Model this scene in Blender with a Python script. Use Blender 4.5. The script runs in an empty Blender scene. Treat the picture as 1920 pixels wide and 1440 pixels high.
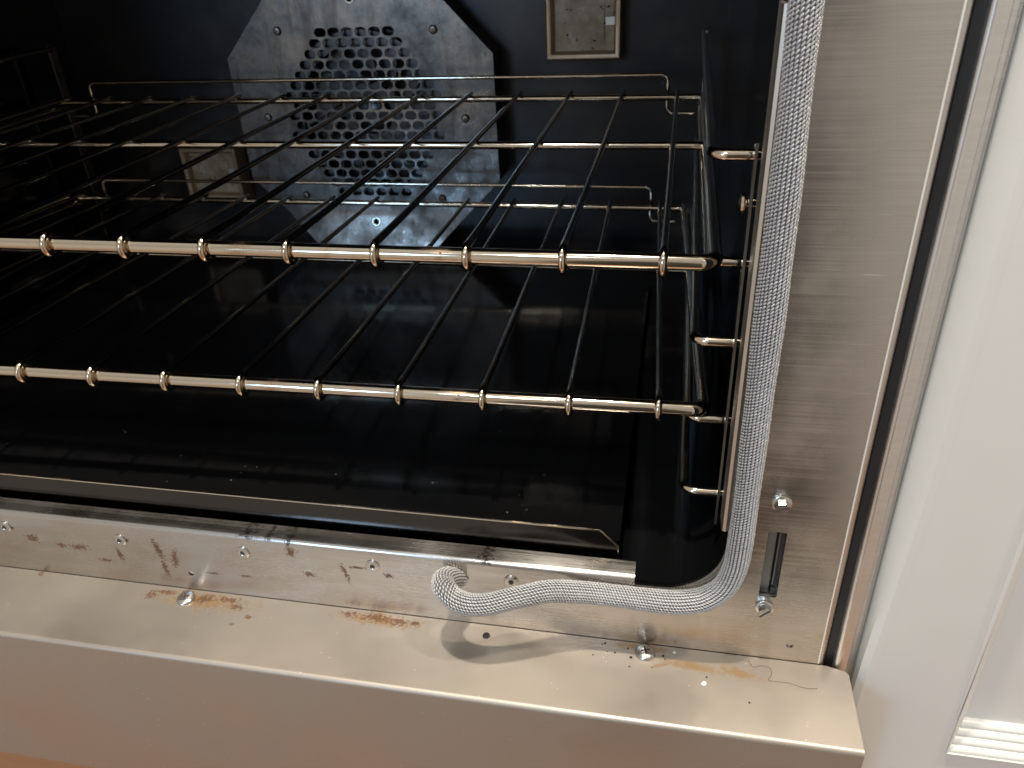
import bpy, bmesh, math, random
from mathutils import Vector, Matrix, Euler
from mathutils.geometry import delaunay_2d_cdt
random.seed(7)
R = math.radians
scene = bpy.context.scene
col = scene.collection
PI = math.pi

# ------------------------------------------------------------------ camera
CAM = Vector((0.00351, -0.30642, 0.13977))
ROT = Euler((1.039447, 0.045232, 0.194336), 'XYZ')
FPX = 1473.47
cd = bpy.data.cameras.new('camera'); cam = bpy.data.objects.new('camera', cd); col.objects.link(cam)
cam.location = CAM; cam.rotation_euler = ROT
cd.sensor_width = 36.0; cd.lens = 36.0 * FPX / 1920.0
cd.clip_start = 0.01; cd.clip_end = 60
cd.dof.use_dof = True; cd.dof.focus_distance = 0.40; cd.dof.aperture_fstop = 20.0
scene.camera = cam
CM = ROT.to_matrix()
def at(px, py, axis, value):
    """point of the plane axis = value seen at that place of the photograph"""
    d = CM @ Vector(((px - 960) / FPX, -(py - 720) / FPX, -1))
    t = (value - CAM[axis]) / d[axis]
    return CAM + t * d

scene.view_settings.view_transform = 'Standard'
scene.view_settings.look = 'None'
scene.view_settings.exposure = 0.0
scene.view_settings.gamma = 1.0

# ------------------------------------------------------------------ kitchen light (world) 
W = bpy.data.worlds.new('World'); scene.world = W; W.use_nodes = True
nt = W.node_tree; N = nt.nodes; Lk = nt.links
for n in list(N): N.remove(n)
def wn(t, **kw):
    n = N.new(t)
    for k, v in kw.items(): setattr(n, k, v)
    return n
def wm(op, a, b=None, c=None):
    n = N.new('ShaderNodeMath'); n.operation = op
    for i, v in enumerate((a, b, c)):
        if v is None: continue
        if isinstance(v, (int, float)): n.inputs[i].default_value = v
        else: Lk.new(v, n.inputs[i])
    return n.outputs[0]
tc = wn('ShaderNodeTexCoord'); sx = wn('ShaderNodeSeparateXYZ'); Lk.new(tc.outputs['Generated'], sx.inputs[0])
X, Y, Z = sx.outputs
mr = wn('ShaderNodeMapRange'); mr.inputs[1].default_value = -1; mr.inputs[2].default_value = 1; Lk.new(Z, mr.inputs[0])
rp = wn('ShaderNodeValToRGB'); Lk.new(mr.outputs[0], rp.inputs[0])
stops = [(0.0, (.40, .20, .11)), (.105, (.46, .26, .16)), (.18, (.66, .57, .48)), (.42, (.84, .76, .67)), (.54, (.80, .74, .66)), (.66, (.60, .56, .50)), (1.0, (.92, .89, .84))]
e = rp.color_ramp.elements
e[0].position, e[0].color = stops[0][0], (*stops[0][1], 1)
e[1].position, e[1].color = stops[-1][0], (*stops[-1][1], 1)
for p_, c_ in stops[1:-1]:
    k = e.new(p_); k.color = (*c_, 1)
# the photographer, dark against the room, and the dark hall behind
def blob(cx, cz, rx, rz, soft):
    a = wm('DIVIDE', wm('SUBTRACT', X, cx), rx); b = wm('DIVIDE', wm('SUBTRACT', Z, cz), rz)
    d = wm('SQRT', wm('ADD', wm('MULTIPLY', a, a), wm('MULTIPLY', b, b)))
    m = wn('ShaderNodeMapRange'); m.interpolation_type = 'SMOOTHSTEP'
    m.inputs[1].default_value = 1 - soft; m.inputs[2].default_value = 1 + soft; m.inputs[3].default_value = 1; m.inputs[4].default_value = 0
    Lk.new(d, m.inputs[0])
    return wm('MULTIPLY', m.outputs[0], wm('LESS_THAN', Y, 0.0))
dark = blob(.03, -.42, .185, .66, .16)
fac = wm('SUBTRACT', 1.0, wm('MULTIPLY', dark, .88))
mul = wn('ShaderNodeVectorMath', operation='SCALE'); Lk.new(rp.outputs[0], mul.inputs[0]); Lk.new(fac, mul.inputs['Scale'])
bg = wn('ShaderNodeBackground'); bg.inputs[1].default_value = 0.68; Lk.new(mul.outputs[0], bg.inputs[0])
wo = wn('ShaderNodeOutputWorld'); Lk.new(bg.outputs[0], wo.inputs[0])

# ------------------------------------------------------------------ lamps of the kitchen
def area(name, loc, target, size, power, color, shape='DISK', size_y=None):
    l = bpy.data.lights.new(name, 'AREA'); l.shape = shape; l.size = size
    if size_y: l.size_y = size_y
    l.energy = power; l.color = color
    o = bpy.data.objects.new(name, l); col.objects.link(o); o.location = loc
    o.rotation_euler = (Vector(target) - Vector(loc)).to_track_quat('-Z', 'Y').to_euler()
    return o
area('ceiling_spot', (-.10, -.17, 1.35), (-.1, -.02, -.2), .06, 22, (1, .90, .77))
area('ceiling_spot', (.62, -.17, 1.40), (0, -.02, -.2), .06, 15, (1, .90, .77))
area('window_light', (-1.08, -2.2, .55), (-.28, .3, -.08), .40, 13, (.38, .65, 1), 'RECTANGLE', .5)

area('ceiling_light', (-.38, -1.30, 1.44), (-.3, .3, -.1), .22, 10, (.86, .92, 1))
# ------------------------------------------------------------------ helpers
class MB:
    def __init__(s): s.v = []; s.f = []; s.m = []
    def face(s, pts, mi=0):
        b = len(s.v); s.v += [tuple(p) for p in pts]; s.f.append(tuple(range(b, b + len(pts)))); s.m.append(mi)
    def grid(s, rings, closed=True, mi=0, cap0=False, cap1=False):
        b = len(s.v); n = len(rings[0])
        for r in rings: s.v += [tuple(p) for p in r]
        for i in range(len(rings) - 1):
            for j in range(n if closed else n - 1):
                k = (j + 1) % n
                s.f.append((b + i*n + j, b + i*n + k, b + (i+1)*n + k, b + (i+1)*n + j)); s.m.append(mi)
        if cap0: s.f.append(tuple(b + j for j in reversed(range(n)))); s.m.append(mi)
        if cap1:
            q = b + (len(rings) - 1) * n
            s.f.append(tuple(q + j for j in range(n))); s.m.append(mi)
    def tube(s, path, r, n=12, mi=0, caps=True, rf=None):
        path = [Vector(p) for p in path]
        T = []
        for i in range(len(path)):
            a = path[max(i-1, 0)]; c = path[min(i+1, len(path)-1)]; T.append((c - a).normalized())
        up = Vector((0, 0, 1)) if abs(T[0].z) < .9 else Vector((0, 1, 0))
        nrm = (up - T[0] * up.dot(T[0])).normalized(); rings = []
        for i, p in enumerate(path):
            nrm = (nrm - T[i] * nrm.dot(T[i])).normalized(); bn = T[i].cross(nrm)
            rr = r if rf is None else r * rf(i / (len(path) - 1))
            rings.append([p + rr * (math.cos(2*PI*j/n) * nrm + math.sin(2*PI*j/n) * bn) for j in range(n)])
        s.grid(rings, True, mi, caps, caps)
    def lathe(s, prof, M, n=24, mi=0):
        """prof: (radius, height) from rim to pole; M maps local z up to the world"""
        rings = [[M @ Vector((r*math.cos(2*PI*j/n), r*math.sin(2*PI*j/n), h)) for j in range(n)] for r, h in prof]
        s.grid(rings, True, mi, False, True)
    def box(s, lo, hi, mi=0, M=None):
        x0, y0, z0 = lo; x1, y1, z1 = hi
        P = [Vector(q) for q in ((x0,y0,z0),(x1,y0,z0),(x1,y1,z0),(x0,y1,z0),(x0,y0,z1),(x1,y0,z1),(x1,y1,z1),(x0,y1,z1))]
        if M: P = [M @ q for q in P]
        b = len(s.v); s.v += [tuple(q) for q in P]
        for f in ((0,3,2,1),(4,5,6,7),(0,1,5,4),(1,2,6,5),(2,3,7,6),(3,0,4,7)):
            s.f.append(tuple(b + i for i in f)); s.m.append(mi)
    def extrude(s, poly, fn, a, c, mi=0, caps=True):
        """closed polygon poly of 2D points carried by fn(u, v, w) from w=a to w=c"""
        s.grid([[fn(u, v, a) for u, v in poly], [fn(u, v, c) for u, v in poly]], True, mi, caps, caps)
    def sheet(s, outer, holes, fn, a, c, mi=0, folds=()):
        """flat sheet with holes, faces at w=a (front) and w=c (back)"""
        loops = [outer] + holes; vs = []; ed = []
        for lp in loops:
            b = len(vs); vs += [Vector((q[0], q[1])) for q in lp]
            ed += [(b + i, b + (i+1) % len(lp)) for i in range(len(lp))]
        for i, j in folds: ed.append((i, j))
        ov, oe, of, *_ = delaunay_2d_cdt(vs, ed, [], 0, 1e-7)
        def inside(pt, lp):
            r = False; n = len(lp)
            for i in range(n):
                x0, y0 = lp[i]; x1, y1 = lp[(i+1) % n]
                if (y0 > pt[1]) != (y1 > pt[1]) and pt[0] < (x1-x0)*(pt[1]-y0)/(y1-y0) + x0: r = not r
            return r
        bbs = [(min(q[0] for q in h), max(q[0] for q in h), min(q[1] for q in h), max(q[1] for q in h)) for h in holes]
        b = len(s.v); s.v += [tuple(fn(q.x, q.y, a)) for q in ov]
        b2 = len(s.v); s.v += [tuple(fn(q.x, q.y, c)) for q in ov]
        for f in of:
            cx = sum(ov[i].x for i in f) / len(f); cy = sum(ov[i].y for i in f) / len(f)
            if not inside((cx, cy), outer): continue
            if any(bb[0] <= cx <= bb[1] and bb[2] <= cy <= bb[3] and inside((cx, cy), h) for bb, h in zip(bbs, holes)): continue
            s.f.append(tuple(b + i for i in f)); s.m.append(mi)
            s.f.append(tuple(b2 + i for i in reversed(f))); s.m.append(mi)
        for lp in loops:
            s.grid([[fn(u, v, a) for u, v in lp], [fn(u, v, c) for u, v in lp]], True, mi)
    def build(s, name, mats, parent=None, angle=35):
        me = bpy.data.meshes.new(name); me.from_pydata(s.v, [], s.f)
        if not isinstance(mats, (list, tuple)): mats = [mats]
        for m in mats: me.materials.append(m)
        me.polygons.foreach_set('material_index', s.m)
        bm = bmesh.new(); bm.from_mesh(me)
        bmesh.ops.remove_doubles(bm, verts=bm.verts, dist=1e-6)
        bmesh.ops.recalc_face_normals(bm, faces=bm.faces); bm.to_mesh(me); bm.free()
        me.polygons.foreach_set('use_smooth', [True] * len(me.polygons)); me.set_sharp_from_angle(angle=R(angle))
        o = bpy.data.objects.new(name, me); col.objects.link(o)
        if parent: o.parent = parent
        return o
def empty(name, loc=(0, 0, 0)):
    o = bpy.data.objects.new(name, None); col.objects.link(o); o.location = loc; o.empty_display_size = .02; return o
def tag(o, label=None, cat=None, group=None, kind=None):
    if label: o['label'] = label
    if cat: o['category'] = cat
    if group: o['group'] = group
    if kind: o['kind'] = kind
    return o
def copy_tree(o, parent=None):
    c = o.copy(); col.objects.link(c); c.parent = parent
    for ch in list(o.children): copy_tree(ch, c)
    return c
def rounded(path, r, n=6):
    """polyline with its inner corners rounded by radius r"""
    path = [Vector(p) for p in path]; out = [path[0]]
    for a, b, c in zip(path, path[1:], path[2:]):
        d0 = (a - b).normalized(); d1 = (c - b).normalized(); ang = d0.angle(d1); t = r / math.tan(ang / 2)
        p0 = b + d0 * t; p1 = b + d1 * t; bis = (d0 + d1).normalized(); cc = b + bis * (r / math.sin(ang / 2))
        u = (p0 - cc); w = (p1 - cc); tot = u.angle(w)
        for i in range(n + 1):
            k = i / n; out.append(cc + (u * math.sin((1-k)*tot) + w * math.sin(k*tot)) / math.sin(tot))
    out.append(path[-1]); return out
def dense(path, step):
    out = []
    for a, b in zip(path, path[1:]):
        a = Vector(a); b = Vector(b); n = max(1, int((b - a).length / step))
        out += [a.lerp(b, i / n) for i in range(n)]
    return out + [Vector(path[-1])]
def rrect(x0, x1, z0, z1, r, n=10):
    out = []
    for cx, cz, a0 in ((x1-r, z1-r, 0), (x0+r, z1-r, 90), (x0+r, z0+r, 180), (x1-r, z0+r, 270)):
        for i in range(n + 1):
            a = R(a0 + 90 * i / n); out.append((cx + r*math.cos(a), cz + r*math.sin(a)))
    return out
def ellipse(cx, cz, rx, rz, n=16): return [(cx + rx*math.cos(2*PI*i/n), cz + rz*math.sin(2*PI*i/n)) for i in range(n)]
XZ = lambda u, v, w: Vector((u, w, v))          # sheets that face the kitchen
def facing_front(x, y, z): return Matrix.Translation((x, y, z)) @ Matrix.Rotation(R(90), 4, 'X')   # local z -> -y

# ------------------------------------------------------------------ materials
class NT:
    def __init__(s, name):
        s.mat = bpy.data.materials.new(name); s.mat.use_nodes = True; s.t = s.mat.node_tree
        s.b = s.t.nodes['Principled BSDF']; s.co = s.t.nodes.new('ShaderNodeTexCoord').outputs['Object']
    def n(s, t, **kw):
        n = s.t.nodes.new(t)
        for k, v in kw.items(): setattr(n, k, v)
        return n
    def lk(s, a, b): s.t.links.new(a, b)
    def put(s, sock, v):
        if isinstance(v, bpy.types.NodeSocket): s.lk(v, sock)
        else: sock.default_value = v
    def set(s, **kw):
        for k, v in kw.items():
            k = k.replace('_', ' ')
            if k in ('Base Color', 'Specular Tint') and isinstance(v, tuple): v = (*v, 1)
            s.put(s.b.inputs[k], v)
        return s
    def math(s, op, a, b=None, clamp=False):
        n = s.n('ShaderNodeMath', operation=op); n.use_clamp = clamp; s.put(n.inputs[0], a)
        if b is not None: s.put(n.inputs[1], b)
        return n.outputs[0]
    def noise(s, scale=(1, 1, 1), freq=1.0, detail=4, rough=.55, dist=0):
        m = s.n('ShaderNodeMapping'); m.inputs['Scale'].default_value = scale; s.lk(s.co, m.inputs[0])
        t = s.n('ShaderNodeTexNoise'); s.lk(m.outputs[0], t.inputs['Vector'])
        t.inputs['Scale'].default_value = freq; t.inputs['Detail'].default_value = detail
        t.inputs['Roughness'].default_value = rough; t.inputs['Distortion'].default_value = dist
        return t.outputs['Fac']
    def rng(s, v, a, b, c, d, smooth=False):
        m = s.n('ShaderNodeMapRange'); m.interpolation_type = 'SMOOTHSTEP' if smooth else 'LINEAR'
        s.lk(v, m.inputs[0])
        for i, q in enumerate((a, b, c, d)): m.inputs[i+1].default_value = q
        return m.outputs[0]
    def mix(s, f, a, b):
        m = s.n('ShaderNodeMix', data_type='RGBA'); s.put(m.inputs[0], f)
        for i, v in ((6, a), (7, b)): s.put(m.inputs[i], (*v, 1) if isinstance(v, tuple) else v)
        return m.outputs[2]
    def fmix(s, f, a, b):
        m = s.n('ShaderNodeMix', data_type='FLOAT'); s.put(m.inputs[0], f); s.put(m.inputs[2], a); s.put(m.inputs[3], b); return m.outputs[0]
    def bump(s, h, strength, dist):
        b = s.n('ShaderNodeBump'); b.inputs['Strength'].default_value = strength; b.inputs['Distance'].default_value = dist
        s.lk(h, b.inputs['Height']); s.lk(b.outputs[0], s.b.inputs['Normal'])
    def tangent(s, v):
        c = s.n('ShaderNodeCombineXYZ')
        for i in range(3): c.inputs[i].default_value = v[i]
        s.lk(c.outputs[0], s.b.inputs['Tangent'])
    def spots(s, lst, plane, freq=400, wob=.9, lo=.0, hi=.35):
        """mask of ragged stains: (u, v, ru, rv, turn degrees) in the plane 'XZ' or 'XY'"""
        acc = None
        for u, v, ru, rv, a in lst:
            m = s.n('ShaderNodeMapping', vector_type='TEXTURE')
            if plane == 'XZ':
                m.inputs['Location'].default_value = (u, 0, v); m.inputs['Rotation'].default_value = (0, -R(a), 0); m.inputs['Scale'].default_value = (ru, 1e3, rv)
            else:
                m.inputs['Location'].default_value = (u, v, 0); m.inputs['Rotation'].default_value = (0, 0, R(a)); m.inputs['Scale'].default_value = (ru, rv, 1e3)
            s.lk(s.co, m.inputs[0])
            l = s.n('ShaderNodeVectorMath', operation='LENGTH'); s.lk(m.outputs[0], l.inputs[0])
            q = s.math('SUBTRACT', 1.0, l.outputs['Value'])
            acc = q if acc is None else s.math('MAXIMUM', acc, q)
        nz = s.math('MULTIPLY', s.math('SUBTRACT', s.noise(freq=freq, detail=5, rough=.65), .5), wob * 2)
        return s.rng(s.math('ADD', acc, nz), lo, hi, 0, 1, True)

def brushed(name, base, rough, streak=(8, 900, 900), tang=(1, 0, 0), aniso=.6, blotch=.08):
    s = NT(name)
    st = s.noise(streak, 1.0, 3, .6); bl = s.noise((1, 1, 1), 14, 4)
    s.set(Metallic=1.0, Base_Color=s.mix(s.math('MULTIPLY', st, .55), tuple(c * 1.08 for c in base), tuple(c * .74 for c in base)))
    r = s.math('ADD', s.rng(st, .3, .7, rough - .05, rough + .05), s.rng(bl, .35, .65, -blotch, blotch))
    s.set(Roughness=r, Anisotropic=aniso); s.tangent(tang); s.bump(st, .085, .0003)
    return s
S_FRAME = brushed('frame_steel', (.60, .575, .54), .27, (5, 1400, 1400), (0, 0, 1), .8)
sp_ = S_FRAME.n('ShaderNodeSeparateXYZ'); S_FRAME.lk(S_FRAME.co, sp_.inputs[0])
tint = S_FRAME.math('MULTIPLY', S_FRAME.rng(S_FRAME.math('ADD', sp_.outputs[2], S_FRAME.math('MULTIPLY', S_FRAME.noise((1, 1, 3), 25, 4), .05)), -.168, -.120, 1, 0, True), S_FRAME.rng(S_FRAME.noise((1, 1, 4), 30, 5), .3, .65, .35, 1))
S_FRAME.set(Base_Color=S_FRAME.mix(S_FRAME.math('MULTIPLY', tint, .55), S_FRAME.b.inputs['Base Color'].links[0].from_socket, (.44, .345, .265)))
lipd = S_FRAME.spots([(-.2005, -.1575, .006, .006, 0), (-.226, -.1572, .010, .003, 0), (-.213, -.1575, .004, .004, 0), (-.085, -.1572, .009, .003, 0)], 'XZ', 500, 1.6, .5, 1.0)
S_FRAME.set(Base_Color=S_FRAME.mix(S_FRAME.math('MULTIPLY', lipd, .85), S_FRAME.b.inputs['Base Color'].links[0].from_socket, (.08, .05, .035)))
drips = S_FRAME.spots([(-.3574, -.181, .006, .0035, 0), (-.345, -.181, .011, .004, 5), (-.3284, -.1895, .008, .002, 0), (-.317, -.1835, .003, .009, 8), (-.2885, -.176, .004, .014, 6),
    (-.288, -.190, .003, .012, 4), (-.279, -.182, .004, .012, -10), (-.2714, -.1925, .003, .002, 0), (-.2558, -.1903, .007, .0014, 0), (-.2342, -.1895, .006, .0014, 0), (-.200, -.165, .005, .006, 0),
    (-.169, -.178, .0022, .012, 14), (-.161, -.1725, .008, .0015, 0), (-.1426, -.176, .004, .003, 0), (-.192, -.182, .006, .003, 0), (-.3764, -.178, .008, .005, 0)], 'XZ', 650, 1.5, .22, .7)
S_FRAME.set(Base_Color=S_FRAME.mix(drips, S_FRAME.b.inputs['Base Color'].links[0].from_socket, (.17, .09, .05)))
sc1 = S_FRAME.rng(S_FRAME.noise((55, 1, 1700), 1.0, 1), .69, .74, 0, 1); sc2 = S_FRAME.math('MULTIPLY', sc1, S_FRAME.rng(S_FRAME.noise(freq=20, detail=2), .52, .60, 0, .8))
S_FRAME.set(Base_Color=S_FRAME.mix(sc2, S_FRAME.b.inputs['Base Color'].links[0].from_socket, (.92, .90, .87)))
S_FRAME.set(Metallic=S_FRAME.math('SUBTRACT', 1.0, S_FRAME.math('MULTIPLY', drips, .75)))
M_FRAME = S_FRAME.mat
S_LEDGE = NT('ledge_satin_steel')
fg = S_LEDGE.noise(freq=1600, detail=2); bl = S_LEDGE.noise(freq=16, detail=5)
rust = S_LEDGE.spots([(-.2966, -.0083, .007, .005, 30), (-.288, -.005, .008, .003, 0), (-.276, -.003, .006, .003, 0), (-.262, -.0065, .010, .0045, 15), (-.246, -.005, .010, .003, 0), (-.2385, -.010, .006, .003, 0),
    (-.2352, -.0225, .003, .0015, 0), (-.1692, -.0045, .007, .003, 0), (-.152, -.005, .013, .0045, -5), (-.139, -.006, .009, .004, 0), (-.1286, -.006, .005, .002, 0), (-.228, -.016, .004, .002, 0)], 'XY', 520, 1.6, .12, .75)
grime = S_LEDGE.spots([(.028, -.0115, .022, .0045, -4), (.052, -.0125, .016, .005, -12), (.012, -.013, .008, .002, 20), (-.262, -.008, .045, .010, 0), (-.150, -.006, .035, .007, 0), (0.0, -.003, .02, .003, 0)], 'XY', 260, 1.1, .0, .9)
c0 = S_LEDGE.mix(bl, (.445, .39, .33), (.375, .33, .275))
c1 = S_LEDGE.mix(S_LEDGE.math('MULTIPLY', grime, .9), c0, (.31, .195, .09))
dv = S_LEDGE.n('ShaderNodeTexVoronoi', feature='F1'); dv.inputs['Scale'].default_value = 260; S_LEDGE.lk(S_LEDGE.co, dv.inputs['Vector'])
dust = S_LEDGE.math('MULTIPLY', S_LEDGE.rng(dv.outputs['Distance'], .07, .12, 1, 0, True), S_LEDGE.rng(S_LEDGE.noise(freq=90, detail=1), .60, .66, 0, 1))
c1 = S_LEDGE.mix(S_LEDGE.math('MULTIPLY', dust, .6), c1, (.88, .84, .78))
c2 = S_LEDGE.mix(S_LEDGE.math('MULTIPLY', rust, .9), c1, (.125, .055, .024))
S_LEDGE.set(Base_Color=c2, Metallic=S_LEDGE.math('SUBTRACT', .74, S_LEDGE.math('MULTIPLY', S_LEDGE.math('MAXIMUM', rust, S_LEDGE.math('MULTIPLY', grime, .5)), .55)),
            Roughness=S_LEDGE.rng(bl, .3, .7, .34, .55)); S_LEDGE.bump(fg, .10, .0002)
M_LEDGE = S_LEDGE.mat
M_TRIM = brushed('trim_steel', (.78, .765, .74), .36, (25, 25, 500), (0, 0, 1), .0).mat
# fine cross scratches along the side trim
S_CH = NT('rod_steel')
rz = S_CH.noise(freq=22, detail=6, rough=.7); fz = S_CH.noise(freq=700, detail=3)
heat = S_CH.rng(rz, .50, .68, 0, 1, True); pit = S_CH.rng(S_CH.math('MULTIPLY', fz, S_CH.rng(rz, .45, .68, .6, 1.15)), .62, .70, 0, 1, True)
S_CH.set(Base_Color=S_CH.mix(pit, S_CH.mix(S_CH.math('MULTIPLY', heat, .8), (.68, .59, .47), (.46, .29, .17)), (.08, .04, .025)),
         Metallic=S_CH.math('SUBTRACT', 1.0, S_CH.math('MULTIPLY', pit, .7)), Roughness=S_CH.fmix(heat, .10, .26))
M_ROD = S_CH.mat
S_WIRE = NT('shaded_wire_steel'); wz = S_WIRE.noise(freq=60)
S_WIRE.set(Base_Color=S_WIRE.mix(wz, (.32, .28, .24), (.22, .185, .15)), Metallic=1.0, Roughness=.11); M_WIRE_SHADED = S_WIRE.mat  # shaded copy of the rod steel, dark reflections put into the colour
def enamel(name, base=.0045, r0=.07, r1=.16, specks=True):
    s = NT(name); nz = s.noise(freq=9, detail=5)
    c = (base, base, base * 1.08)
    if specks:
        v = s.n('ShaderNodeTexVoronoi', feature='F1'); v.inputs['Scale'].default_value = 120; s.lk(s.co, v.inputs['Vector'])
        sp = s.math('MULTIPLY', s.rng(v.outputs['Distance'], .06, .10, 1, 0, True), s.rng(s.noise(freq=35, detail=1), .62, .68, 0, 1))
        cc = s.mix(sp, c, (.11, .105, .10))
    else: cc = c
    s.set(Base_Color=cc, Roughness=s.rng(nz, .3, .7, r0, r1)); s.b.inputs['Specular IOR Level'].default_value = .42
    s.bump(s.noise(freq=45, detail=2), .04, .0006)
    return s.mat
M_ENAMEL = enamel('black_enamel'); M_PANEL = enamel('black_panel_enamel', .0045, .05, .17)
S_BACK = NT('rear_enamel'); bn = S_BACK.noise(freq=11, detail=6)
S_BACK.set(Base_Color=S_BACK.mix(S_BACK.rng(bn, .45, .7, 0, 1), (.008, .008, .010), (.055, .047, .042)), Roughness=.30); M_BACK = S_BACK.mat
S_COV = NT('fan_cover_steel'); a1 = S_COV.rng(S_COV.noise(freq=22, detail=8, rough=.7), .36, .64, 0, 1); a2 = S_COV.noise(freq=130, detail=4)
dirt = S_COV.math('MAXIMUM', S_COV.rng(a2, .60, .72, 0, 1, True), S_COV.rng(S_COV.noise((1, 1, .14), 75, 5, .6), .52, .66, 0, .9, True))
S_COV.set(Base_Color=S_COV.mix(S_COV.math('MULTIPLY', dirt, .5), S_COV.mix(a1, (.30, .285, .265), (.10, .092, .085)), (.05, .04, .035)), Metallic=.82, Roughness=S_COV.rng(a1, .3, .7, .26, .42))
S_COV.bump(a2, .08, .0004); M_COVER = S_COV.mat
def metal(name, c, r, nz=60, var=.7, met=1.0):
    s = NT(name); q = s.noise(freq=nz, detail=4); s.set(Base_Color=s.mix(q, c, tuple(k * var for k in c)), Metallic=met, Roughness=s.rng(q, .3, .7, r * .85, r * 1.15)); return s.mat
M_SCREW = metal('screw_zinc', (.68, .65, .60), .24, 200); M_SLOT = metal('screw_recess', (.10, .085, .07), .6, 200, .6, .5)
M_FLANGE = metal('flange_steel', (.74, .66, .57), .36, 40, .72); M_LAMP = metal('lamp_frame_bronze', (.62, .43, .27), .40, 50, .6, .7)
M_FOLD_GLINT = metal('painted_fold_glint', (.92, .88, .80), .45, 60, .8, .25); M_BSCR = metal('screw_browned', (.30, .25, .20), .42, 300, .5)
M_UPR_LIT = metal('upright_lit_edge', (.62, .55, .47), .34, 40, .7)
M_FAN = metal('fan_blade_steel', (.10, .10, .105), .30, 40, .7); M_DARK = metal('dark_steel', (.045, .045, .05), .5, 50, .6, .4)
M_INNER = metal('receiver_steel', (.34, .35, .35), .42, 30, .5)
M_APRON = metal('apron_dark_steel', (.085, .078, .072), .10, 12, .7)
S_GL = NT('lamp_glass_dirty'); g1 = S_GL.noise(freq=38, detail=6, rough=.7); g2 = S_GL.noise(freq=180, detail=3)
S_GL.set(Base_Color=S_GL.mix(S_GL.rng(g2, .64, .70, 0, 1, True), S_GL.mix(S_GL.rng(g1, .35, .65, 0, 1), (.26, .175, .105), (.48, .375, .265)), (.03, .02, .015)), Roughness=S_GL.rng(g1, .3, .7, .12, .35)); M_GLASS = S_GL.mat
S_SHADE = NT('black_opening_shade'); S_SHADE.set(Base_Color=(.012, .012, .013), Roughness=S_SHADE.rng(S_SHADE.noise(freq=30), .3, .7, .35, .55)); M_BLACK = S_SHADE.mat  # black colour for the shade in the gap and the ledge hole
S_GK = NT('braided_glass_fibre'); gk = S_GK.noise(freq=150, detail=3)
S_GK.set(Base_Color=S_GK.mix(gk, (.56, .555, .55), (.39, .385, .38)), Roughness=.34, Metallic=.25); M_GASK = S_GK.mat
S_GC = NT('gasket_core'); S_GC.set(Base_Color=S_GC.mix(S_GC.noise(freq=300), (.22, .22, .23), (.12, .12, .13)), Roughness=.7); M_GCORE = S_GC.mat
S_WP = NT('white_cabinet_paint'); wp = S_WP.noise(freq=25, detail=4); wf = S_WP.noise((1, 1, .12), 500, 2)
S_WP.set(Base_Color=S_WP.mix(wp, (.715, .69, .635), (.67, .645, .59)), Roughness=S_WP.rng(wp, .3, .7, .30, .42)); S_WP.bump(wf, .05, .0003); M_WHITE = S_WP.mat
S_FL = NT('oak_floor')
br = S_FL.n('ShaderNodeTexBrick'); mp = S_FL.n('ShaderNodeMapping'); S_FL.lk(S_FL.co, mp.inputs[0]); S_FL.lk(mp.outputs[0], br.inputs['Vector'])
br.inputs['Scale'].default_value = 1; br.inputs['Brick Width'].default_value = .9; br.inputs['Row Height'].default_value = .085; br.inputs['Mortar Size'].default_value = .0012
br.inputs['Color1'].default_value = (.56, .27, .12, 1); br.inputs['Color2'].default_value = (.47, .21, .09, 1); br.inputs['Mortar'].default_value = (.05, .022, .010, 1)
gr = S_FL.noise((3, 60, 3), 1.5, 6, .65)
S_FL.set(Base_Color=S_FL.mix(S_FL.math('MULTIPLY', gr, .5), br.outputs['Color'], (.16, .06, .025)), Roughness=.32); M_FLOOR = S_FL.mat

# ------------------------------------------------------------------ the floor in front
fl = MB(); fl.box((-2.5, -.62, -.90), (2.2, .6, -.87)); tag(fl.build('floor', M_FLOOR), kind='structure')

# ------------------------------------------------------------------ the oven
ZL = -.2059                                    # top of the bottom ledge
oven = tag(empty('wall_oven', (-.306, 0, ZL)), 'stainless steel oven with brushed front frame, black enamel cavity and stained bottom ledge', 'oven')
OI = Matrix.Translation((.306, 0, -ZL))
def part(mb, name, mats, parent=None, angle=35):
    o = mb.build(name, mats, parent or oven, angle)
    o.matrix_parent_inverse = Matrix.Identity(4) if parent else OI
    return o
XO0, XO1, ZO0, ZO1 = -.6495, .0385, -.1625, .300      # opening
opening = rrect(XO0, XO1, ZO0, ZO1, .032, 14)
slot = [(.0573, -.1185), (.0660, -.1185), (.0660, -.1613), (.0573, -.1613)]
slot = rrect(.0573, .0660, -.1613, -.1185, .0008, 2)
pin = ellipse(.0768, -.1942, .0019, .0019)
pin2 = ellipse(-.2714, -.1925, .0019, .0019)
FX = .0925
m = MB(); m.sheet([(-.705, -.216), (FX, -.216), (FX, .36), (-.705, .36)], [opening, slot, pin, pin2], XZ, 0, .0016)
# the right edge rolls back into the gap
prof = [(FX, 0)] + [(FX + .0036*math.sin(R(a)), .0036 - .0036*math.cos(R(a))) for a in range(15, 91, 15)] + [(FX + .0036, .024), (FX + .0022, .024), (FX + .0022, .0040), (FX + .0012, .0020), (FX, .0016)]
m.extrude(prof, lambda u, v, w: Vector((u, v, w)), -.216, .36)
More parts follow.
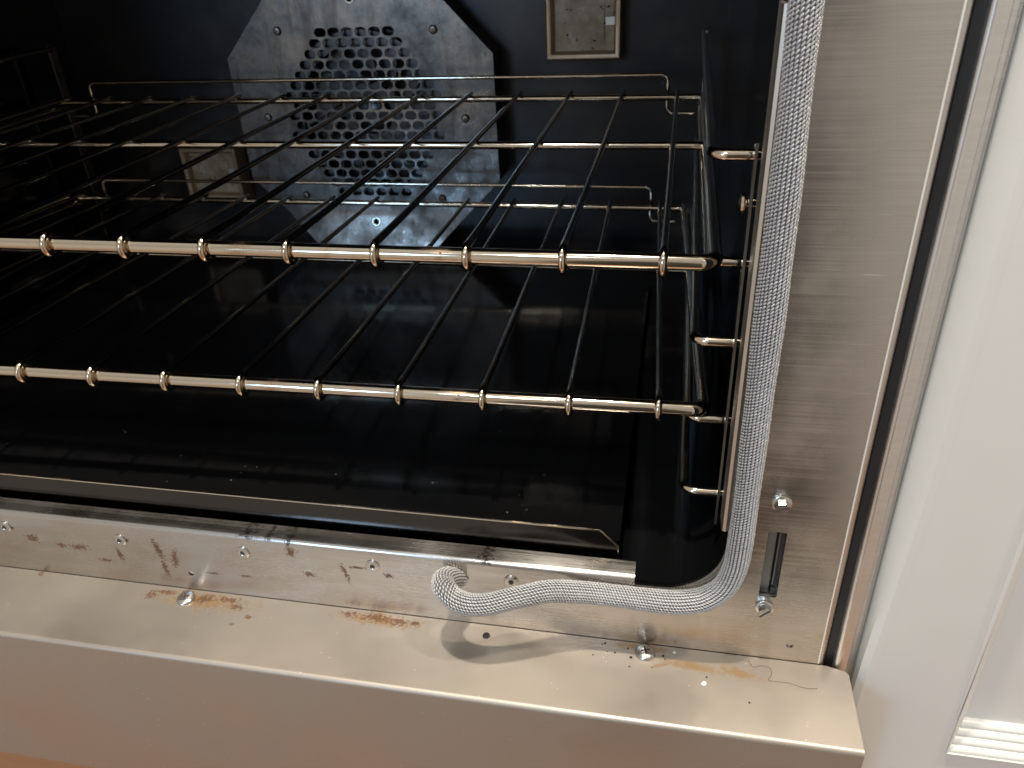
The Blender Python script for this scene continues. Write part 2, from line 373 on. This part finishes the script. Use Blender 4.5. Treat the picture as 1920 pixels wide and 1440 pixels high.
# the bottom edge of the opening folds back into a lip
L0, L1 = -.640, -.0052
lip = [(-.0010, -.1690), (-.0011, -.1600)] + [(.0015 - .0026*math.cos(R(a)), -.1592 + .0026*math.sin(R(a))) for a in range(10, 91, 16)] + [(.0110, -.1566), (.0110, -.1578), (.0040, -.1586), (.0012, -.162), (-.0002, -.1690)]
m.extrude(lip, lambda u, v, w: Vector((w, u, v)), L0, L1)
m.extrude([(FX - .0005, .0004), (FX - .0003, -.0003), (FX + .0002, -.0004), (FX + .0005, .0004)], lambda u, v, w: Vector((u, v, w)), -.205, .36, 1)  # thin pale bead, a highlight painted along the fold
frame = part(m, 'front_frame', [M_FRAME, M_FOLD_GLINT])
def screw_hex(x, z, turn):
    s = MB(); M = facing_front(x, -.0002, z)
    s.lathe([(.0046, 0), (.0046, .0007), (.0040, .0011), (.0030, .0012), (.0008, .0012)], M, 24)
    rr = .0036; h = .0046
    hexa = [[M @ Vector((q*math.cos(R(60*j + turn)), q*math.sin(R(60*j + turn)), zz)) for j in range(6)] for q, zz in ((rr, .001), (rr, h - .0007), (rr * .88, h))]
    s.grid(hexa, True, 0, False, True)
    s.box((-.0034, -.00045, h - .0002), (.0034, .00045, h + .00012), 1, M @ Matrix.Rotation(R(turn + 15), 4, 'Z'))
    part(s, 'hex_screw', [M_SCREW, M_SLOT], frame, 30)
screw_hex(.0612, -.1006, 10); screw_hex(.0610, -.1686, 32)
for rx, rzz in ((-.3921, -.1693), (-.3118, -.1700), (-.2307, -.1691), (-.1508, -.1685), (-.0713, -.1688)):
    s = MB(); M = facing_front(rx, -.0011, rzz)
    s.lathe([(.0040, 0), (.0040, .0005), (.0034, .0010), (.0018, .0011), (.0013, .0008)], M, 22)
    s.lathe([(.0014, .0009), (.0010, .00095), (.0002, .00096)], M, 8, 1)
    part(s, 'rivet_screw', [M_SCREW, M_SLOT], frame, 30)
# hinge receiver behind the slot
m = MB()
x0, x1, z0, z1 = .0560, .0672, -.1630, -.1170
m.face([(x0, .010, z0), (x1, .010, z0), (x1, .010, z1), (x0, .010, z1)]); m.face([(x0, .0018, z0), (x0, .030, z0), (x0, .030, z1), (x0, .0018, z1)])
m.face([(x1, .0018, z0), (x1, .0018, z1), (x1, .030, z1), (x1, .030, z0)]); m.face([(x0, .0018, z0), (x1, .0018, z0), (x1, .030, z0), (x0, .030, z0)]); m.face([(x0, .0018, z1), (x0, .030, z1), (x1, .030, z1), (x1, .0018, z1)])
m.box((.0572, .0045, -.1625), (.0622, .0095, -.1175))
m.box((.0634, .0040, -.1560), (.0641, .0095, -.1175))
m.box((.0634, .0040, -.1625), (.0655, .0095, -.1590))
part(m, 'hinge_receiver', M_INNER)
# strip that edges the opening on the right
m = MB()
st = [(.0352, .0100), (.0352, -.0004), (.0358, -.0016), (.0372, -.0020), (.0384, -.0012), (.0386, .0006), (.0374, .0006), (.0366, .0100)]
m.extrude(st, lambda u, v, w: Vector((u, v, w)), -.1195, .1120)
part(m, 'edge_strip', M_FLANGE)

# cavity liner
CX0, CX1, CZ0, CZ1, CY = -.6545, .0435, -.1780, .310, .505
m = MB(); rings = []
for y, g in ((.0016, 0), (.004, .15), (.010, .55), (.020, 1), (.26, 1), (.5055, 1)):
    rings.append([Vector((u, y, v)) for u, v in rrect(XO0 + (CX0-XO0)*g, XO1 + (CX1-XO1)*g, ZO0 + (CZ0-ZO0)*g, ZO1 + (CZ1-ZO1)*g, .032, 14)])
m.grid(rings, True); part(m, 'cavity_liner', M_ENAMEL, angle=50)
m = MB(); m.box((CX0 - .01, CY + .0005, CZ0 - .01), (CX1 + .01, CY + .004, CZ1 + .01)); part(m, 'rear_wall', M_BACK)
# floor panel with a front apron and cut corner
ZF = -.158
m = MB()
px0, px1 = -.595, -.0152
top = [(px0 + .012, .0222), (px1 - .0105, .0222), (px1, .028), (px1, .4675), (px0, .4675), (px0, .028)]
m.extrude(top, lambda u, v, w: Vector((u, v, w)), ZF - .0015, ZF)
def apron(t, u): return Vector((u, .0205 - .0060*t, -.1457 - .0200*t))
part(m, 'floor_panel', M_PANEL); m = MB()
edge = [(px0 + .0125, 0), (px1 - .0105, 0), (px1, .40), (px1, .92), (px1 - .003, 1.0), (px0, 1.0), (px0, .40)]
m.grid([[apron(t, u) + Vector((0, 0, .0003)) for u, t in edge], [apron(t, u) + Vector((0, .0011, 0)) for u, t in edge]], True, 0, True, True)
# rolled rim along the fold and round the corner
rim = [apron(0, px0 + .0125), apron(0, px1 - .0105), apron(.40, px1), apron(.92, px1), apron(1, px1 - .003)]
m.tube(dense(rim, .01), .0008, 8, 1)
part(m, 'floor_apron', [M_APRON, M_ROD])

# fan cover
OX, OZ = -.3097, -.0265; hw, hd = .137, .0605; hb = .1310
octo = [(OX+hw, OZ-hd), (OX+hw, OZ+hd), (OX+hw-(hb-hd), OZ+hb+.004), (OX-hw+(hb-hd), OZ+hb+.004), (OX-hw, OZ+hd), (OX-hw, OZ-hd), (OX-hw+.0325, OZ-hd-.0325), (OX-hw+(hb-hd), OZ-hb), (OX+hw-(hb-hd), OZ-hb), (OX+hw-.0325, OZ-hd-.0325)]
ZFOLD = OZ - hd - .0325; TILT = math.tan(R(17))
FOLD = lambda u, v, w: Vector((u, w - max(0, ZFOLD - v) * TILT, v))   # the skirt below leans out
counts = [6, 7, 8, 9, 10, 11, 12, 11, 12, 11, 12, 11, 10, 9, 8, 7, 6]
holes = []
PX_, PZ_ = .01385, .00975; cz0 = OZ + .0045
def pill(cx, cz, w, h, n=6):
    r = h / 2; out = []
    for k in range(n + 1):
        a = R(-90 + 180 * k / n); out.append((cx + w/2 - r + r*math.cos(a), cz + r*math.sin(a)))
    for k in range(n + 1):
        a = R(90 + 180 * k / n); out.append((cx - w/2 + r + r*math.cos(a), cz + r*math.sin(a)))
    return out
HX = -.3085
for i, c in enumerate(counts):
    for k in range(c): holes.append(pill(HX + (k - (c - 1) / 2) * PX_, cz0 + (8 - i) * PZ_, .0124, .0083))
bolt_holes = [ellipse(-.310, -.1315, .0030, .0030), ellipse(-.3085, .0850, .0030, .0030)]
m = MB(); m.sheet(octo, holes + bolt_holes, FOLD, .470, .4712, folds=[(6, 9)])
m.grid([[FOLD(u, v, .4712) for u, v in octo], [Vector((u, .505, v)) for u, v in octo]], True, 1)
cover = part(m, 'fan_cover', [M_COVER, M_DARK])
for u, v in ((-.3871, .0585), (-.2289, .0562), (-.4146, -.0231), (-.2037, -.0251), (-.3873, -.1043), (-.2347, -.1061)):
    s = MB(); M = facing_front(u, .4699, v)
    s.lathe([(.0042, 0), (.0041, .0008), (.0030, .0022), (.0012, .0026)], M, 18)
    s.lathe([(.0013, .0025), (.0006, .00265), (.0002, .0027)], M, 6, 1)
    part(s, 'screw', [M_BSCR, M_SLOT], cover)
for u, v in ((-.310, -.1315), (-.3085, .0850)):
    s = MB(); M = Matrix.Translation(FOLD(u, v, .4699)) @ Matrix.Rotation(R(90 - (17 if v < ZFOLD else 0)), 4, 'X')
    n = 20
    s.grid([[M @ Vector((q*math.cos(2*PI*j/n), q*math.sin(2*PI*j/n), h)) for j in range(n)] for q, h in ((.0048, 0), (.0045, .0006), (.0033, .0006), (.0031, -.001))], True)
    part(s, 'eyelet', M_SCREW, cover)
# the fan wheel behind the holes
m = MB(); M = facing_front(HX, .499, OZ)
m.lathe([(.085, 0), (.085, .002), (.020, .002), (.018, .010), (.010, .013), (.002, .013)], M, 32)
for k in range(14):
    Mk = M @ Matrix.Rotation(2*PI*k/14, 4, 'Z') @ Matrix.Translation((.055, 0, .011)) @ Matrix.Rotation(R(28), 4, 'Z')
    m.box((-.028, -.0006, -.009), (.026, .0006, .009), 0, Mk)
n = 40
m.grid([[M @ Vector((q*math.cos(2*PI*j/n), q*math.sin(2*PI*j/n), h)) for j in range(n)] for q, h in ((.070, .0205), (.0705, .022), (.084, .022), (.0845, .0205))], True)
part(m, 'fan_wheel', M_FAN)
# lamp housings
def lamp(x0, x1, z0, z1, turn=0):
    y0, y1 = .485, .5045; t = .0055
    o = [(x0, z0), (x1, z0), (x1, z1), (x0, z1)]; ins = lambda k: [(x0+k, z0+k), (x1-k, z0+k), (x1-k, z1-k), (x0+k, z1-k)]
    m = MB(); ring = lambda k, y: [Vector((u, y, v)) for u, v in ins(k)]
    m.grid([ring(-.001, y1), ring(-.0005, y0 + .002), ring(.001, y0), ring(t - .002, y0), ring(t, y0 + .0015), ring(t + .0015, y0 + .009)], True)
    h = part(m, 'lamp_housing', M_LAMP, angle=50)
    g = MB(); k = t + .0012
    g.box((x0 + k, y0 + .008, z0 + k), (x1 - k, y0 + .0095, z1 - k)); g.box((x0 + k + .009, y0 + .0066, z0 + k + .008), (x1 - k - .009, y0 + .0079, z1 - k - .008))
    part(g, 'lamp_glass', M_GLASS, h)
    c = MB(); c.box((x1 - t - .0085, y0 + .0025, (z0+z1)/2 - .001), (x1 - t + .001, y0 + .0040, (z0+z1)/2 + .006)); part(c, 'glass_clip', M_FLANGE, h)
lamp(-.1240, -.0545, .0250, .0850)
lamp(-.5390, -.4705, -.1166, -.0590)
# side trim and the gap beside the frame
m = MB()
tp = [(.1004, .020), (.1004, .0022)] + [(.1020 - .0016*math.cos(R(a)), .0012 - .0016*math.sin(R(a))) for a in range(0, 91, 18)] + [(.1030, -.0002), (.1034, .0012), (.1072, .0016), (.1080, .0030), (.1084, .0062), (.1108, .0064), (.1116, .0052), (.1122, .020)]
m.extrude(tp, lambda u, v, w: Vector((u, v, w)), -.34, .36); part(m, 'side_trim', M_TRIM)
m = MB(); m.box((.0964, .0032, -.34), (.10035, .020, .36)); part(m, 'gap_shade', M_BLACK)  # black strip standing in for the shade inside the open gap
# bottom ledge
m = MB(); LX0, LX1 = -.705, .1072; YB = -.0004
r = .0026; YF = -.0506; ZB = -.331
for (xa, xb) in ((LX0, LX1),):
    nseg = 6; prof = lambda yb: [Vector((0, yb, ZL)), Vector((0, YF + r, ZL))] + [Vector((0, YF + r - r*math.sin(R(90*k/nseg)), ZL - r + r*math.cos(R(90*k/nseg)))) for k in range(1, nseg+1)] + [Vector((0, YF, ZB + .002)), Vector((0, YF + .002, ZB)), Vector((0, yb, ZB))]
    stations = [(LX0, YB), (LX1 - .0105, YB), (LX1 - .0012, YB - .0026), (LX1, YB - .0045)]
    rings = [[Vector((x, q.y, q.z)) for q in prof(yb)] for x, yb in stations]
    m.grid(rings, True, 0, True, True)
ledge = part(m, 'bottom_ledge', M_LEDGE, angle=40)
def pan_screw(x, y, tilt=0, rad=.0056):
    s = MB(); M = Matrix.Translation((x, y, ZL + .0001)) @ Euler((R(tilt), 0, 0)).to_matrix().to_4x4()
    s.lathe([(rad, 0), (rad*.98, .0008), (rad*.85, .0017), (rad*.55, .0024), (rad*.2, .0027)], M, 24)
    for a in (20, 110):
        s.box((-rad*.42, -rad*.085, .0018), (rad*.42, rad*.085, .00275), 1, M @ Matrix.Rotation(R(a), 4, 'Z'))
    part(s, 'pan_head_screw', [M_SCREW, M_SLOT], ledge)
pan_screw(-.2733, -.0085, 5); pan_screw(.0025, -.0068)
s = MB(); s.lathe([(.0022, .0), (.0020, .0006), (.0008, .0008)], Matrix.Translation((-.0859, -.0082, ZL)), 12); part(s, 'hole_disc', M_BLACK, ledge)  # black disc standing in for a dark hole in the ledge

# ------------------------------------------------------------------ racks
PITCH = .047; NW = 14; RF = .0040; RWI = .0020; DEP = .389; MID = .217
XR, XL = .0234, -.6344
def make_rack():
    root = empty('oven_rack')
    m = MB(); path = rounded([(XL, DEP + .004, 0), (XL, 0, 0), (XR, 0, 0), (XR, DEP + .004, 0)], .0062, 8)
    m.tube(dense(path, .02), RF, 18); m.build('frame_rod', M_ROD, root, 60)
    for yy in (MID, DEP):
        m = MB(); m.tube(dense([(XL + .002, yy, 0), (XR - .002, yy, 0)], .03), .0029, 14); m.build('cross_rail', M_ROD, root, 60)
    zt = RF + RWI - .0004; q = RF + RWI - .0003
    w = MB(); arc = [(0, -q*math.sin(R(a)), q*math.cos(R(a))) for a in range(0, 236, 14)]
    pts = arc[::-1] + [(0, .006, zt), (0, .03, zt - .0006), (0, MID, .0046), (0, DEP + .0035, .0046)]
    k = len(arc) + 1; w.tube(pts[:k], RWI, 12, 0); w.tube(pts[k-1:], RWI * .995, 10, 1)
    wire = w.build('wire', [M_ROD, M_WIRE_SHADED], root, 60)  # front hook keeps the bright rod steel, the wire behind is painted shaded
    for k in range(1, NW):
        c = wire.copy(); col.objects.link(c); c.parent = root; c.location = (-k * PITCH, 0, 0)
    yb = DEP + .011; m = MB(); r_ = .0018
    path = rounded([(.0158, yb, -.0160), (-.0087, yb, -.0160), (-.0087, yb, .0170), (-.5940, yb, .0170), (-.5940, yb, -.0160), (-.6270, yb, -.0160)], .006, 6)
    m.tube(dense(path, .03), .0017, 10); m.build('back_stop', M_ROD, root, 60)
    # short end posts that tie the stop to the side rods
    return root
rack = make_rack(); rack.location = (0, .0451, 0)
tag(rack, 'upper of the two chromed wire oven racks, level, nearer the top', 'oven rack', 'wire oven racks')
rack2 = copy_tree(rack); rack2.location = (.0015, .0513, -.0843)
rack2.rotation_euler = (-.0474, .0110, .0299)
tag(rack2, 'lower of the two chromed wire oven racks, tilted slightly down towards the rear', 'oven rack', 'wire oven racks')
M2 = Matrix.Translation((.0015, .0513, -.0843)) @ Euler((-.0474, .0110, .0299), 'XYZ').to_matrix().to_4x4()

# ------------------------------------------------------------------ rack guides on the side walls
def make_guide(side):
    """side = 1 right, -1 left; built for the right wall and mirrored"""
    g = empty('rack_guide')
    fx = lambda x: x if side > 0 else -.611 - x
    V = lambda x, y, z: Vector((fx(x), y, z))
    for ya, yb, x0, x1, zt in ((.0385, .0450, .0352, .0364, .0575), (.4500, .4600, .0214, .0226, .0535)):
        m = MB(); poly = [(ya + .001, zt), (yb, zt - .0035), (yb, -.1300), (ya + .002, -.1480), (ya, -.1490), (ya, zt - .0015)]
        m.grid([[V(x0, u, v) for u, v in poly], [V(x1, u, v) for u, v in poly]], True, 0, True, True)
        m.box((min(fx(x0), fx(x1)), ya - .0006, -.1488), (max(fx(x0), fx(x1)), ya - .0001, zt - .0015), 1); m.build('upright', [M_WIRE_SHADED, M_UPR_LIT], g)  # faces in the shaded steel, lit front edge painted as a brighter strip
    lo = M2 @ Vector((XR if side > 0 else XL, 0, 0)); hi = M2 @ Vector((XR if side > 0 else XL, DEP, 0))
    zl0 = lo.z - .0066; zl1 = hi.z - .0068
    for z0, z1, y0, xi in ((.0490, .0490, .0475, .0180), (-.0067, -.0067, .0640, .0215), (-.0418, -.0418, .0475, .0172), (zl0 - .001, zl1, .0560, .0172), (-.1345, -.1345, .0475, .0180)):
        m = MB(); path = rounded([V(.0430, y0, z0), V(xi, y0, z0), V(.0200, .4540, z1)], .0068, 7)
        m.tube(dense(path, .02), .0026, 14); m.build('support_rod', M_ROD if side > 0 else M_WIRE_SHADED, g, 60)  # left rods get the shaded steel, their darkness is in the colour
    for z in (.0275, -.120):
        m = MB(); Ms = Matrix.Translation(V(.0430, .0490, z)) @ Matrix.Rotation(R(-90 * side), 4, 'Y')
        m.lathe([(.0022, 0), (.0022, .0085), (.0046, .0088), (.0050, .0096), (.0046, .0106), (.0015, .0116)], Ms, 18)
        if z > 0: m.build('stud', M_ROD, g, 40)
    return g
tag(make_guide(1), 'chromed rack guide of uprights and bent support rods on the right cavity wall', 'rack guide', 'rack guides on the cavity walls')
tag(make_guide(-1), 'rack guide in the dark against the far left cavity wall', 'rack guide', 'rack guides on the cavity walls')

# ------------------------------------------------------------------ rope gasket
ctrl = [(.0400, -.0062, .36), (.0412, -.0062, .20), (.0421, -.0062, .1134), (.0433, -.0062, .0494), (.0440, -.0062, -.0277), (.0444, -.0062, -.09), (.0442, -.0062, -.122), (.0432, -.0063, -.138), (.0395, -.0064, -.1510),
        (.0318, -.0065, -.1600), (.0230, -.0066, -.1640), (.0125, -.0068, -.1656), (.0, -.0068, -.1656), (-.012, -.007, -.1652), (-.0230, -.0072, -.1648), (-.0340, -.0088, -.1636), (-.0480, -.0130, -.1610),
        (-.0580, -.0175, -.1605), (-.0680, -.0215, -.1612), (-.0780, -.0245, -.1630), (-.0870, -.0255, -.1640), (-.0950, -.0245, -.1632), (-.1010, -.0215, -.1612), (-.1044, -.0172, -.1612), (-.1056, -.0124, -.1622), (-.1046, -.0076, -.1648), (-.1028, -.0028, -.1688), (-.1018, .0004, -.1720)]
ctrl = [Vector(c) for c in ctrl]
def catmull(P, step):
    out = []
    for i in range(len(P) - 1):
        a, b, c, d = P[max(i-1, 0)], P[i], P[i+1], P[min(i+2, len(P)-1)]
        n = max(2, int((c - b).length / step))
        for k in range(n):
            t = k / n
            out.append(.5 * ((2*b) + (c - a)*t + (2*a - 5*b + 4*c - d)*t*t + (3*b - a - 3*c + d)*t**3))
    return out + [P[-1]]
fine = catmull(ctrl, .0008)
S = [0.0]
for a, b in zip(fine, fine[1:]): S.append(S[-1] + (b - a).length)
def resample(step):
    out = []; i = 0; L = S[-1]; n = int(L / step)
    for k in range(n + 1):
        s = L * k / n
        while i < len(S) - 2 and S[i+1] < s: i += 1
        t = (s - S[i]) / max(1e-9, S[i+1] - S[i]); out.append(fine[i].lerp(fine[i+1], t))
    return out
GP = .00158; gp = resample(GP); RG = .0056
fr = []; Tp = None
for i in range(len(gp)):
    T = (gp[min(i+1, len(gp)-1)] - gp[max(i-1, 0)]).normalized()
    if Tp is None: nr = Vector((0, -1, 0))
    nr = (nr - T * nr.dot(T)).normalized(); fr.append((gp[i], T, nr.copy(), T.cross(nr))); Tp = T
gk_root = empty('rope_gasket', (.044, -.006, -.20))
tag(gk_root, 'silver braided rope door gasket round the opening, its loose end looped out below', 'gasket')
GI = Matrix.Translation((-.044, .006, .20))
m = MB(); m.tube([f[0] for f in fr], RG * .88, 20)
o = m.build('core', M_GCORE, gk_root, 80); o.matrix_parent_inverse = GI
m = MB(); NC = 22
grain = []
for zz, rr in ((-1.0, .25), (-.62, .80), (0, 1.0), (.62, .80), (1.0, .25)):
    grain.append([(zz, rr*math.cos(2*PI*j/6), rr*math.sin(2*PI*j/6)) for j in range(6)])
rnd = random.Random(3)
for i, (P, T, n1, n2) in enumerate(fr):
    for c in range(NC):
        th = 2*PI*c/NC + .004 * math.sin(i * .9)
        sgn = 1
        off = .5 * GP if c % 2 else 0
        if i == len(fr) - 1: off = 0
        er = math.cos(th) * n1 + math.sin(th) * n2; et = -math.sin(th) * n1 + math.cos(th) * n2
        tl = R(34) * sgn * (1 + .25 * (rnd.random() - .5))
        ax = math.cos(tl) * T + math.sin(tl) * et; tv = -math.sin(tl) * T + math.cos(tl) * et
        ctr = P + er * (RG * (1 + .035 * math.sin(i * .061 + 1) + .025 * math.sin(i * .17) + .03 * math.sin(i * .045 + 2 * th)) + rnd.uniform(-.00010, .00010)) + T * (off + rnd.uniform(-.0001, .0001))
        hl, hwid, hh = .00104, .00051, .00050
        m.grid([[ctr + ax*(a*hl) + tv*(b*hwid) + er*(d*hh) for a, b, d in ring] for ring in grain], True)
me = bpy.data.meshes.new('braid'); me.from_pydata(m.v, [], m.f); me.materials.append(M_GASK)
me.polygons.foreach_set('use_smooth', [True] * len(me.polygons))
o = bpy.data.objects.new('braid', me); col.objects.link(o); o.parent = gk_root; o.matrix_parent_inverse = GI

# ------------------------------------------------------------------ white cabinet on the right
cab = tag(empty('white_cabinet', (.25, 0, -.60)), 'white painted cabinet with recessed panel and ribbed moulding beside the steel oven', 'cabinet')
CI = Matrix.Translation((-.25, 0, .60))
YC = -.004
HX0, HX1, HZ0, HZ1 = .1650, .42, -.2570, .42          # recess in the front
m = MB()
def edge_x(z):                                        # rounded left edge, a little uneven at its foot
    t = min(1, max(0, (-.06 - z) / .19)); return .1208 - .0058 * t*t*(3 - 2*t)
zs = [-.62, -.40, -.30, -.25, -.22, -.2, -.18, -.16, -.14, -.12, -.10, -.08, -.06, 0, .1, .25, .55]
rings = []
for z in zs:
    xe = edge_x(z)
    rings.append([Vector((.1123, .024, z)), Vector((.1128, .008, z)), Vector((.1138, .0035, z)), Vector((xe - .0030, -.0010, z)), Vector((xe - .0012, YC + .0010, z)), Vector((xe, YC, z)), Vector((xe + .004, YC, z))])
m.grid(rings, False)
frm = [(.1200, -.62), (.60, -.62), (.60, .55), (.1200, .55)]
m.sheet([(.60, -.62), (.60, .55)] + [(edge_x(z) + .0038, z) for z in zs[::-1]], [[(HX0, HZ0), (HX1, HZ0), (HX1, HZ1), (HX0, HZ1)]], XZ, YC + .0001, YC + .018)
o = m.build('door_frame', M_WHITE, cab); o.matrix_parent_inverse = CI
# ribbed moulding stepping back into the recess
mp_ = []
tiers = 4; TD = .0030; TH = .0034
steps = [(0, -.0012)]
for k in range(tiers):
    b = k * TH; d = k * TD
    for a in range(0, 181, 30):
        steps.append((b + TH * .5 - TH * .48 * math.cos(R(a)), d + TD * (a / 180.0) - .0014 * math.sin(R(a))))
steps.append((tiers * TH + .0005, tiers * TD + .003))
m = MB(); rings = []
for t, d in steps:
    rings.append([Vector((u, YC + d, v)) for u, v in ((HX0 + t*.62, HZ0 + t), (HX1 - t*.62, HZ0 + t), (HX1 - t*.62, HZ1 - t), (HX0 + t*.62, HZ1 - t))])
m.grid(rings, True); o = m.build('moulding', M_WHITE, cab, 30); o.matrix_parent_inverse = CI
m = MB(); m.box((HX0, YC + tiers*TD + .001, HZ0), (HX1, YC + tiers*TD + .008, HZ1)); o = m.build('door_panel', M_WHITE, cab); o.matrix_parent_inverse = CI
m = MB(); bp = dense([(HX0 - .0008, YC - .0002, -.2260), (HX0 - .0010, YC - .0002, .42)], .02)
m.tube(bp, .0013, 10, rf=lambda t: .35 + .65 * min(1, t * 9)); o = m.build('bead', M_WHITE, cab, 60); o.matrix_parent_inverse = CI

# ------------------------------------------------------------------ crumbs and a hair on the ledge
def crumb(x, y, z, r, mat, label, group=None, seed=0):
    rr = random.Random(seed); m = MB(); rings = []
    for h, q in ((-.6, .6), (0, 1), (.6, .7)):
        rings.append([Vector((q*r*math.cos(2*PI*j/7)*rr.uniform(.7, 1.2), q*r*math.sin(2*PI*j/7)*rr.uniform(.7, 1.2), (h + .6)*r*.5)) for j in range(7)])
    m.grid(rings, True, 0, True, True); o = m.build('crumb', mat); o.location = (x, y, z); tag(o, label, 'crumb', group); return o
M_CRW = metal('crumb_white', (.85, .83, .78), .6, 300, .85, 0); M_RST = metal('crumb_rusty', (.20, .11, .06), .6, 300, .5, 0); M_CRB = metal('crumb_burnt', (.02, .014, .010), .6, 300, .6, 0)
crumb(.0334, -.0222, ZL, .0017, M_CRW, 'white crumb, the largest on the ledge right of the loose gasket end', seed=1)
crumb(.0180, -.0012 - .003, ZL, .0010, M_CRW, 'tiny white crumb against the front frame foot', seed=5)
for i, (px, py, rr) in enumerate(((1135, 1206, .0007), (1129, 1208, .0005), (1153, 1224, .0006), (1183, 1233, .0009), (1177, 1216, .0006), (1243, 1230, .0008), (1247, 1236, .0005), (1180, 1250, .0005), (1112, 1228, .0005), (1138, 1222, .0004), (1325, 1270, .0006), (1405, 1318, .0006), (1223, 1252, .0004))):
    p = at(px, py, 2, ZL)
    crumb(p.x, min(p.y, -.0022), ZL, rr, M_CRB, 'tiny burnt black crumb near the cross head screw at the right end of the ledge', 'burnt crumbs on the ledge', seed=20 + i)
p = at(81, 1072, 2, ZL); crumb(p.x, p.y - .002, ZL, .0016, M_RST, 'brown rusty crumb at the foot of the frame, at the far left of the ledge', seed=9)
S_H = NT('hair_brown'); S_H.set(Base_Color=S_H.mix(S_H.noise(freq=200), (.20, .12, .06), (.13, .075, .035)), Roughness=.4)
hp = [at(x, y, 2, ZL + .0004) for x, y in ((1404, 1238), (1412, 1250), (1428, 1248), (1443, 1252), (1447, 1264), (1441, 1275), (1460, 1278), (1482, 1281), (1502, 1288), (1520, 1291), (1533, 1291))]
m = MB(); m.tube(catmull(hp, .0008), .00010, 6)
tag(m.build('hair_strand', S_H.mat), 'single curled brown hair lying on the right end of the steel ledge', 'hair')
